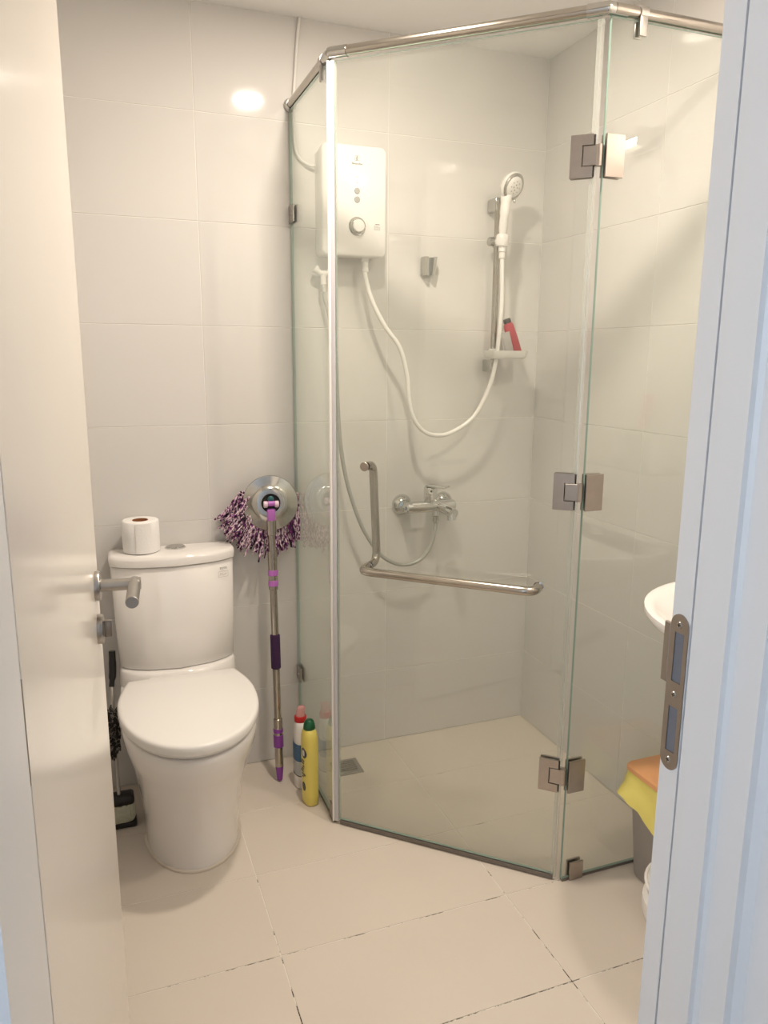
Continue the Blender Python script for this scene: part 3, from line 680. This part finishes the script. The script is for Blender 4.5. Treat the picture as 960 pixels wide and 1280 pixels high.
# ------------------------------------------------------------------ mixer tap and grey hose
def mixer():
    t = thing('shower_mixer', 'chrome single-lever shower mixer tap on the back wall', 'tap', (-.43, 0, .88))
    for x in (-.515, -.358):
        b = B(); b.lathe([(.037, 0.0005), (.0365, .004), (.03, .014), (.021, .022), (.0205, .03)], (x, 0, .879), (0, -1, 0), 36); b.build('wall_rosette', M['chrome'], t, 30)
        b = B(); b.cyl((x, -.028, .879), (x, -.068, .879), .0175, 6); b.build('union_nut', M['chrome'], t)
    b = B(); b.cyl((-.527, -.066, .879), (-.343, -.066, .879), .0195, 28, bev=.005); b.box((-.452, -.066, .880), (.12, .036, .036), .007, 3); b.build('valve_body', M['chrome'], t, 40)
    b = B(); b.lathe([(.0205, 0), (.0205, .03), (.019, .034)], (-.435, -.066, .895), (0, 0, 1), 28); b.box((-.435, -.066, .922), (.038, .038, .05), .004, 2); b.build('cartridge_tower', M['chrome'], t, 40)
    b = B(); b.box((-.418, -.085, .951), (.044, .075, .007), .0025, 2, Matrix.Rotation(math.radians(38), 3, 'Z')); b.build('lever', M['chrome'], t)
    b = B(); b.lathe([(.0015, 0), (.0035, .0005), (.0035, .001)], (-.441, -.0852, .935), (0, -1, 0), 12); b.build('lever_screw', M['dark'], t)
    b = B(); b.tube(spline([(-.405, -.066, .878), (-.398, -.10, .876), (-.392, -.135, .871), (-.390, -.155, .866)], 5), [.018] * 8 + [.0185] * 8, 18); b.lathe([(.0150, 0), (.0150, .022), (.0125, .0235)], (-.391, -.142, .866), (0, -.15, -1), 22); b.build('spout', M['chrome'], t, 40)
    b = B(); b.cyl((-.416, -.07, .866), (-.416, -.07, .846), .0125, 20, bev=.002); b.build('hose_outlet', M['chrome'], t)
    h = thing('grey_hose', 'grey flexible hose looping from the mixer tap up to the heater inlet', 'hose', (-.5, -.06, .68))
    b = B(); pts = [(-.416, -.07, .8455), (-.416, -.07, .81), (-.426, -.07, .762), (-.446, -.07, .719), (-.485, -.07, .688), (-.532, -.07, .681), (-.575, -.07, .694), (-.622, -.07, .728), (-.665, -.07, .79), (-.695, -.07, .85), (-.727, -.068, .945), (-.748, -.065, 1.04), (-.759, -.06, 1.14), (-.763, -.055, 1.246), (-.768, -.05, 1.38), (-.782, -.04, 1.50), (-.796, -.034, 1.56), (-.80, -.033, 1.601)]
    b.tube(spline(pts, 8), .0068, 12); b.build('hose_tube', mat('grey_hose_pvc', (.44, .44, .41), .28, .2), h, 60)
    b = B(); b.cyl((-.416, -.07, .8457), (-.416, -.07, .822), .0098, 16, bev=.002); b.build('end_nut', M['chrome_dull'], h); b = B(); b.cyl((-.80, -.033, 1.6015), (-.799, -.033, 1.58), .0105, 6); b.build('end_nut', M['chrome_dull'], h)
mixer()

# ------------------------------------------------------------------ floor drain
def drain():
    x0, x1, y0, y1 = -.812, -.718, -.188, -.094
    t = thing('floor_drain', 'square steel floor drain grate in the shower corner', 'drain', ((x0 + x1) / 2, (y0 + y1) / 2, 0))
    z0, z1 = .0003, .0042; b = B(); f = .014
    b.bounds(x0, x1, y0, y0 + f, z0, z1); b.bounds(x0, x1, y1 - f, y1, z0, z1); b.bounds(x0, x0 + f, y0 + f, y1 - f, z0, z1); b.bounds(x1 - f, x1, y0 + f, y1 - f, z0, z1); b.build('grate_frame', M['satin'], t)
    b = B(); b.bounds(x0 + f, x1 - f, y0 + f, y1 - f, z0, z0 + .0006); b.build('drain_well', M['dark'], t)
    n = 6; step = (y1 - y0 - 2 * f) / n
    for i in range(n):
        b = B(); yc = y0 + f + step * (i + .5); b.bounds(x0 + f, x1 - f, yc - step * .32, yc + step * .32, z0 + .0007, z1 - .0003); b.build('grate_bar', M['satin'], t)
drain()

# ------------------------------------------------------------------ glass enclosure
A2 = V((-.890, -.428, 0)); B2 = V((-.405, -.882, 0)); DD = (B2 - A2).normalized(); DN = V((DD.y, -DD.x, 0))
if DN.y > 0: DN = -DN          # outward, to the room
LD = (B2 - A2).length
def dp(s, z, o=0): return A2 + DD * s + DN * o + V((0, 0, z))
RD = Matrix((DD, -DN, V((0, 0, 1)))).transposed()
GT = 2.098
def pane_mesh(parent, name, c, size, rot=None):
    """glass pane: big faces clear, the cut rim green."""
    b = B(); b.box(c, size, 0, 1, rot); o = b.build(name, [M['glass'], M['glass_edge']], parent)
    ar = sorted(o.data.polygons, key=lambda p: -p.area)
    for p in ar[2:]: p.material_index = 1
    return o
def glass():
    T = .008
    # left fixed panel
    l = thing('fixed_glass_panel', 'narrow fixed shower glass panel at the left, square to the back wall', 'glass panel', (-.890, -.21, 0))
    pane_mesh(l, 'pane', (-.890, -.2145, (GT + .006) / 2 + .002), (T, .421, GT - .006))
    b = B(); b.bounds(-.8955, -.8845, -.425, -.002, .0005, .0065); b.build('floor_seal', M['seal_grey'], l)
    for z in (1.806, .318):
        b = B(); b.box((-.8965, -.028, z), (.005, .05, .05), .001, 1); b.box((-.8835, -.028, z), (.005, .05, .05), .001, 1); b.box((-.890, -.0035, z), (.018, .005, .05), .001, 1); k = b.build('wall_clamp', M['satin'], l)
        b = B(); b.lathe([(.006, 0), (.005, .001)], (-.899, -.03, z), (-1, 0, 0), 14); b.lathe([(.006, 0), (.005, .001)], (-.881, -.03, z), (1, 0, 0), 14); b.build('clamp_screw', M['chrome_dull'], k)
    b = B(); b.box((-.8965, -.405, .028), (.005, .035, .05), .001, 1); b.box((-.8835, -.405, .028), (.005, .035, .05), .001, 1); b.box((-.89, -.405, .0035), (.018, .035, .005)); b.build('floor_clamp', M['strike'], l)
    # right fixed panel
    r = thing('fixed_glass_panel', 'wide fixed shower glass panel at the right, between hinges and right wall', 'glass panel', (-.2, -.885, 0))
    pane_mesh(r, 'pane', (-.2015, -.885, (GT + .006) / 2 + .002), (.397, T, GT - .006))
    b = B(); b.bounds(-.398, -.003, -.8905, -.8795, .0005, .0065); b.build('floor_seal', M['seal_grey'], r)
    b = B(); b.box((-.357, -.8925, .0275), (.042, .006, .05), .001, 1); b.box((-.357, -.8775, .0275), (.042, .006, .05), .001, 1); b.box((-.357, -.885, .0035), (.042, .02, .005)); b.build('floor_clamp', M['bronze'], r)
    # hinged door
    d = thing('shower_door', 'hinged clear glass shower door set diagonally across the corner', 'shower door', tuple((A2 + B2) / 2))
    pane_mesh(d, 'pane', dp(LD / 2 - .001, GT / 2 + .008, 0), (LD - .024, T, GT - .020), RD)
    b = B(); b.box(dp(.004, GT / 2 + .004, .0), (.012, .0125, GT - .010), .002, 2, RD); b.build('magnet_seal', M['seal'], d)
    b = B(); b.box(dp(-.005, GT / 2 + .004, .003), (.006, .015, GT - .010), .002, 2, RD); b.build('seal_lip', M['plastic_white'], d)
    b = B(); b.box(dp(.0125, GT / 2 + .004, .0), (.004, .011, GT - .012), .001, 1, RD); b.build('seal_fin', M['seal_clear'], d)
    b = B(); b.box(dp(LD - .0135, GT / 2 + .004, .0), (.015, .0105, GT - .012), .002, 2, RD); b.build('hinge_side_seal', M['seal_clear'], d)
    b = B(); b.box(dp(LD / 2, .0085, 0), (LD - .03, .012, .012), .001, 1, RD); b.build('bottom_sweep', M['seal_grey'], d)
    # hinges
    for zc in (1.821, 1.062, .308):
        hp = .045; s0, s1, sn = .600, .650, .626
        poly = [(s0, -hp), (s1, -hp), (s1, -.0225), (sn, -.0225), (sn, .0225), (s1, .0225), (s1, hp), (s0, hp)]
        b = B()
        for o0, o1 in ((.0045, .0105), (-.0105, -.0045)):
            b.prism(poly, lambda p: dp(p[0], zc + p[1], o0), lambda p: dp(p[0], zc + p[1], o1))
        h = b.build('hinge', M['bronze'], d, 25)
        b = B(); b.box(dp(.6465, zc, .0075), (.037, .006, .041), .0008, 1, RD); b.box(dp(.6465, zc, -.0075), (.037, .006, .041), .0008, 1, RD); b.cyl(dp(.662, zc - .0225, .004), dp(.662, zc + .0225, .004), .008, 16); b.build('knuckle', M['bronze'], h, 25)
        b = B()
        for y in (-.8925, -.8775): b.box((-.3745, y, zc), (.049, .006, .09), .0008, 1)
        b.build('fixed_plate', M['bronze'], h, 25)
        b = B()
        for z in (-.03, .03): b.box(dp(.652, zc + z, .0055), (.003, .002, .028), 0, 1, RD)
        b.build('gap_gasket', M['dark'], h)
    # back-to-back handle: outside bar horizontal, inside bar vertical
    R0 = .0115
    def bend(p0, p1, p2, k=8):
        return [(p0 * (1 - t) ** 2 + p1 * 2 * t * (1 - t) + p2 * t * t) for t in [i / k for i in range(k + 1)]]
    so = .055; r = .032; za = .815; sa, sb = .105, .575
    b = B()
    pts = [dp(sa, za, .005)] + bend(dp(sa, za, so - r), dp(sa, za, so), dp(sa + r, za, so)) + bend(dp(sb - r, za, so), dp(sb, za, so), dp(sb, za, so - r)) + [dp(sb, za, .005)]
    b.tube(pts, R0, 20); hb = b.build('towel_bar', M['steel'], d, 60)
    b = B()
    for s in (sa, sb): b.cyl(dp(s, za, .004), dp(s, za, .008), .0135, 24)
    b.build('mount_ring', M['chrome'], hb)
    zt = 1.092; sv = .095
    b = B(); pts = [dp(sa, za, -.005)] + bend(dp(sa, za, -(so - r)), dp(sa, za, -so), dp(sa, za + r, -so)) + bend(dp(sv, zt - r, -so), dp(sv, zt, -so), dp(sv, zt, -(so - r))) + [dp(sv, zt, -.005)]
    b.tube(pts, R0, 20); vb = b.build('inner_pull', M['steel'], d, 60)
    b = B(); b.cyl(dp(sv, zt, .004), dp(sv, zt, .009), .0125, 24, bev=.001); b.build('mount_cap', M['bronze'], vb)
    # header rail
    h = thing('header_rail', 'round steel header rail running over the top of the shower glass', 'rail', tuple((A2 + B2) / 2 + V((0, 0, 2.115))))
    zr = 2.1155; rr = .0125
    b = B(); b.cyl((-.890, -.003, zr), (-.890, A2.y + .01, zr), rr, 20); b.build('side_tube', M['steel'], h)
    b = B(); b.cyl(A2 + DD * .012 + V((0, 0, zr)), B2 - DD * .012 + V((0, 0, zr)), rr, 20); b.build('front_tube', M['steel'], h)
    b = B(); b.cyl((B2.x + .012, -.885, zr), (-.003, -.885, zr), rr, 20); b.build('right_tube', M['steel'], h)
    for p in (A2, B2):
        b = B(); q = p + V((0, 0, zr)); o = V((0, 1, 0)) if p is A2 else V((1, 0, 0)); e = DD if p is A2 else -DD
        b.lathe([(.006, -.013), (.0115, -.009), (.0145, 0), (.0115, .009), (.006, .013)], q, (0, 0, 1), 20); b.cyl(q, q + o * .045, .0142, 20); b.cyl(q, q + e * .045, .0142, 20); b.build('corner_connector', M['chrome_dull'], h, 40)
    for c, o in (((-.890, -.0015, zr), (0, -1, 0)), ((-.0015, -.885, zr), (-1, 0, 0))):
        b = B(); b.lathe([(.019, -.0005), (.019, .006), (.0145, .012), (.0142, .02)], c, o, 24); b.build('wall_flange', M['chrome_dull'], h)
    for c, sz in (((-.890, -.372, 2.097), (.024, .018, .058)), ((-.322, -.885, 2.097), (.022, .024, .058))):
        b = B()
        if sz[0] > .023:
            b.box((c[0] - .0085, c[1], c[2]), (.007, .02, .058), .002, 2); b.box((c[0] + .0085, c[1], c[2]), (.007, .02, .058), .002, 2); b.cyl((c[0], c[1] - .01, zr), (c[0], c[1] + .01, zr), .0155, 20)
        else:
            b.box((c[0], c[1] - .0085, c[2]), (.02, .007, .058), .002, 2); b.box((c[0], c[1] + .0085, c[2]), (.02, .007, .058), .002, 2); b.cyl((c[0] - .01, c[1], zr), (c[0] + .01, c[1], zr), .0155, 20)
        b.build('rail_clip', M['satin'], h, 40)
glass()

# ------------------------------------------------------------------ right-hand side: basin, bin, tub, shelf
def basin():
    t = thing('washbasin', 'white oval ceramic washbasin on the right wall, edge showing past the door jamb', 'washbasin', (-.14, -1.28, .85))
    def el(z, a, c, cx=-.14, cy=-1.28):
        return [V((min(-.001, cx + a * math.cos(2 * PI * k / 56)), cy + c * math.sin(2 * PI * k / 56), z)) for k in range(56)]
    b = B(); b.loft([el(.70, .10, .10), el(.735, .17, .16), el(.79, .25, .24), el(.825, .292, .282), el(.84, .302, .292), el(.849, .300, .290), el(.851, .290, .281), el(.846, .268, .258, -.15), el(.80, .22, .21, -.15), el(.755, .13, .12, -.15), el(.748, .03, .03, -.15)])
    b.build('basin_bowl', M['ceramic'], t, 60)
    b = B(); b.lathe([(.026, 0), (.026, .02), (.018, .028), (.018, .09), (.02, .10)], (-.055, -1.28, .85), seg=24); b.tube(spline([(-.055, -1.28, .925), (-.10, -1.28, .945), (-.15, -1.28, .94), (-.165, -1.28, .925)], 5), .012, 14); b.box((-.05, -1.28, .958), (.06, .018, .012), .004, 2); b.build('tap', M['chrome'], t, 40)
    b = B(); b.cyl((-.14, -1.28, .70), (-.14, -1.28, .55), .02, 20); b.tube(spline([(-.14, -1.28, .56), (-.13, -1.28, .50), (-.08, -1.28, .50), (-.003, -1.28, .52)], 5), .016, 14); b.build('waste_trap', M['chrome_dull'], t, 40)
basin()
def rubbish_bin():
    t = thing('rubbish_bin', 'grey pedal bin with yellow liner and orange lid beside the right glass panel', 'bin', (-.13, -.985, 0))
    def rc(z, x0, x1, y0, y1, r=.015, sh=0):
        pts = []
        for cx, cy, s in ((x1 - r, y1 - r, 0), (x0 + r, y1 - r, 1), (x0 + r, y0 + r, 2), (x1 - r, y0 + r, 3)):
            for k in range(5): an = PI / 2 * (s + k / 4); pts.append(V((cx + r * math.cos(an), cy + r * math.sin(an) + sh * (cx + .2), z)))
        return pts
    b = B(); b.loft([rc(.0005, -.196, -.03, -1.028, -.928), rc(.01, -.20, -.026, -1.03, -.926), rc(.29, -.222, -.016, -1.046, -.914), rc(.30, -.22, -.018, -1.044, -.916)]); b.build('bin_body', M['bin'], t, 40)
    b = B(); b.box((-.1995, -1.005, .055), (.006, .03, .05), .002, 2); b.build('pedal_slot', M['slot'], t)
    # liner folded over the rim, flaring to a loose corner
    b = B(); rnd = random.Random(4)
    from mathutils import noise
    def resample(pts, n=72):
        L = [0]
        for p, q in zip(pts, pts[1:] + pts[:1]): L.append(L[-1] + (q - p).length)
        out = []; k = 0
        for i in range(n):
            t = L[-1] * i / n
            while L[k + 1] < t: k += 1
            out.append(pts[k].lerp((pts + pts[:1])[k + 1], (t - L[k]) / max(1e-9, L[k + 1] - L[k])))
        return out
    rings = []
    for j in range(9):
        f = j / 8
        ring = resample(rc(.312 - .097 * f, -.230 - .011 * f, -.012, -1.052 - .009 * f, -.909))
        for i, p in enumerate(ring):
            near = max(0, 1 - (V((p.x, p.y, 0)) - V((-.24, -.915, 0))).length / .11)
            out = V((p.x + .125, p.y + .98, 0)).normalized()
            wv = noise.noise(V((p.x * 26, p.y * 26, f * 2.2))) * .007 * min(1, f * 2.5) + noise.noise(V((p.x * 60, p.y * 60, f * 5))) * .003 * f
            ring[i] = p + out * wv * (1 if p.x < -.03 else 0) + V((-.030 * near * f ** 1.6, -.006 * near * f, .048 * near * f - .022 * f * max(0, -(p.y + .98)) / .08 + (noise.noise(V((p.x * 22, p.y * 22, 3))) * .010 * f)))
            ring[i].x = min(ring[i].x, -.004)
        rings.append(ring)
    b.loft(rings, cap=False)
    b.build('bag_liner', M['bag'], t, 70)
    b = B(); b.loft([rc(.313, -.233, -.008, -1.055, -.906), rc(.325, -.233, -.008, -1.055, -.906), rc(.331, -.229, -.012, -1.051, -.910), rc(.334, -.19, -.04, -1.025, -.935, .02)]); b.build('lid', M['orange'], t, 30)
rubbish_bin()
def tub():
    c = (-.20, -1.165)
    t = thing('wash_tub', 'white round plastic tub on the floor in front of the grey bin', 'tub', (c[0], c[1], 0))
    b = B(); b.lathe([(.085, .0005), (.102, .006), (.122, .03), (.129, .06), (.127, .085), (.112, .088), (.118, .10), (.121, .125), (.112, .15), (.10, .155), (.098, .15), (.10, .06), (.05, .02)], (c[0], c[1], 0), seg=48); b.build('tub_body', M['plastic_white'], t, 40)
    b = B(); b.tube([V((c[0] + .1225 * math.cos(2 * PI * k / 40), c[1] + .1225 * math.sin(2 * PI * k / 40), .128)) for k in range(41)], .004, 8); b.build('tub_rim', M['plastic_white'], t, 60)
tub()
def shelf():
    t = thing('glass_shelf', 'small glass shelf on the right wall, visible only mirrored in the shower glass', 'shelf', (-.055, -1.14, 1.075))
    pane_mesh(t, 'pane', (-.058, -1.14, 1.075), (.11, .30, .007))
    for y in (-1.25, -1.03): b = B(); b.bounds(-.03, -.001, y - .008, y + .008, 1.062, 1.088, .002, 2); b.build('shelf_bracket', M['chrome'], t)
    c = thing('tooth_mug', 'pale green plastic mug on the glass shelf, mirrored in the right panel', 'mug', (-.055, -1.125, 1.079))
    b = B(); b.lathe([(.030, 0), (.033, .002), (.038, .11), (.036, .11), (.031, .006), (.01, .005)], (-.055, -1.125, 1.0792), seg=32); b.build('mug_body', M['greencup'], c, 40)
    k = thing('toothbrush', 'pink flat-handled brush standing in the mug on the glass shelf', 'brush', (-.055, -1.125, 1.086))
    b = B(); R = Matrix.Rotation(math.radians(-17), 3, 'Y'); b.box((-.042, -1.125, 1.19), (.03, .012, .19), .004, 2, Matrix.Rotation(math.radians(12), 3, 'Y')); b.build('brush_handle', M['pink'], k)
    g = thing('lotion_bottle', 'small pale bottle on the glass shelf beside the green mug', 'bottle', (-.05, -1.05, 1.079))
    b = B(); b.lathe([(.020, 0), (.022, .003), (.022, .055), (.015, .064)], (-.05, -1.05, 1.0792), seg=24); b.build('bottle_body', M['plastic_white'], g, 40)
    b = B(); b.lathe([(.012, 0), (.012, .02), (.010, .022)], (-.05, -1.05, 1.0792 + .0642), seg=20); b.build('cap', M['plastic_white'], g, 40)
shelf()

for o in bpy.data.objects:
    if '_o' in o: del o['_o']
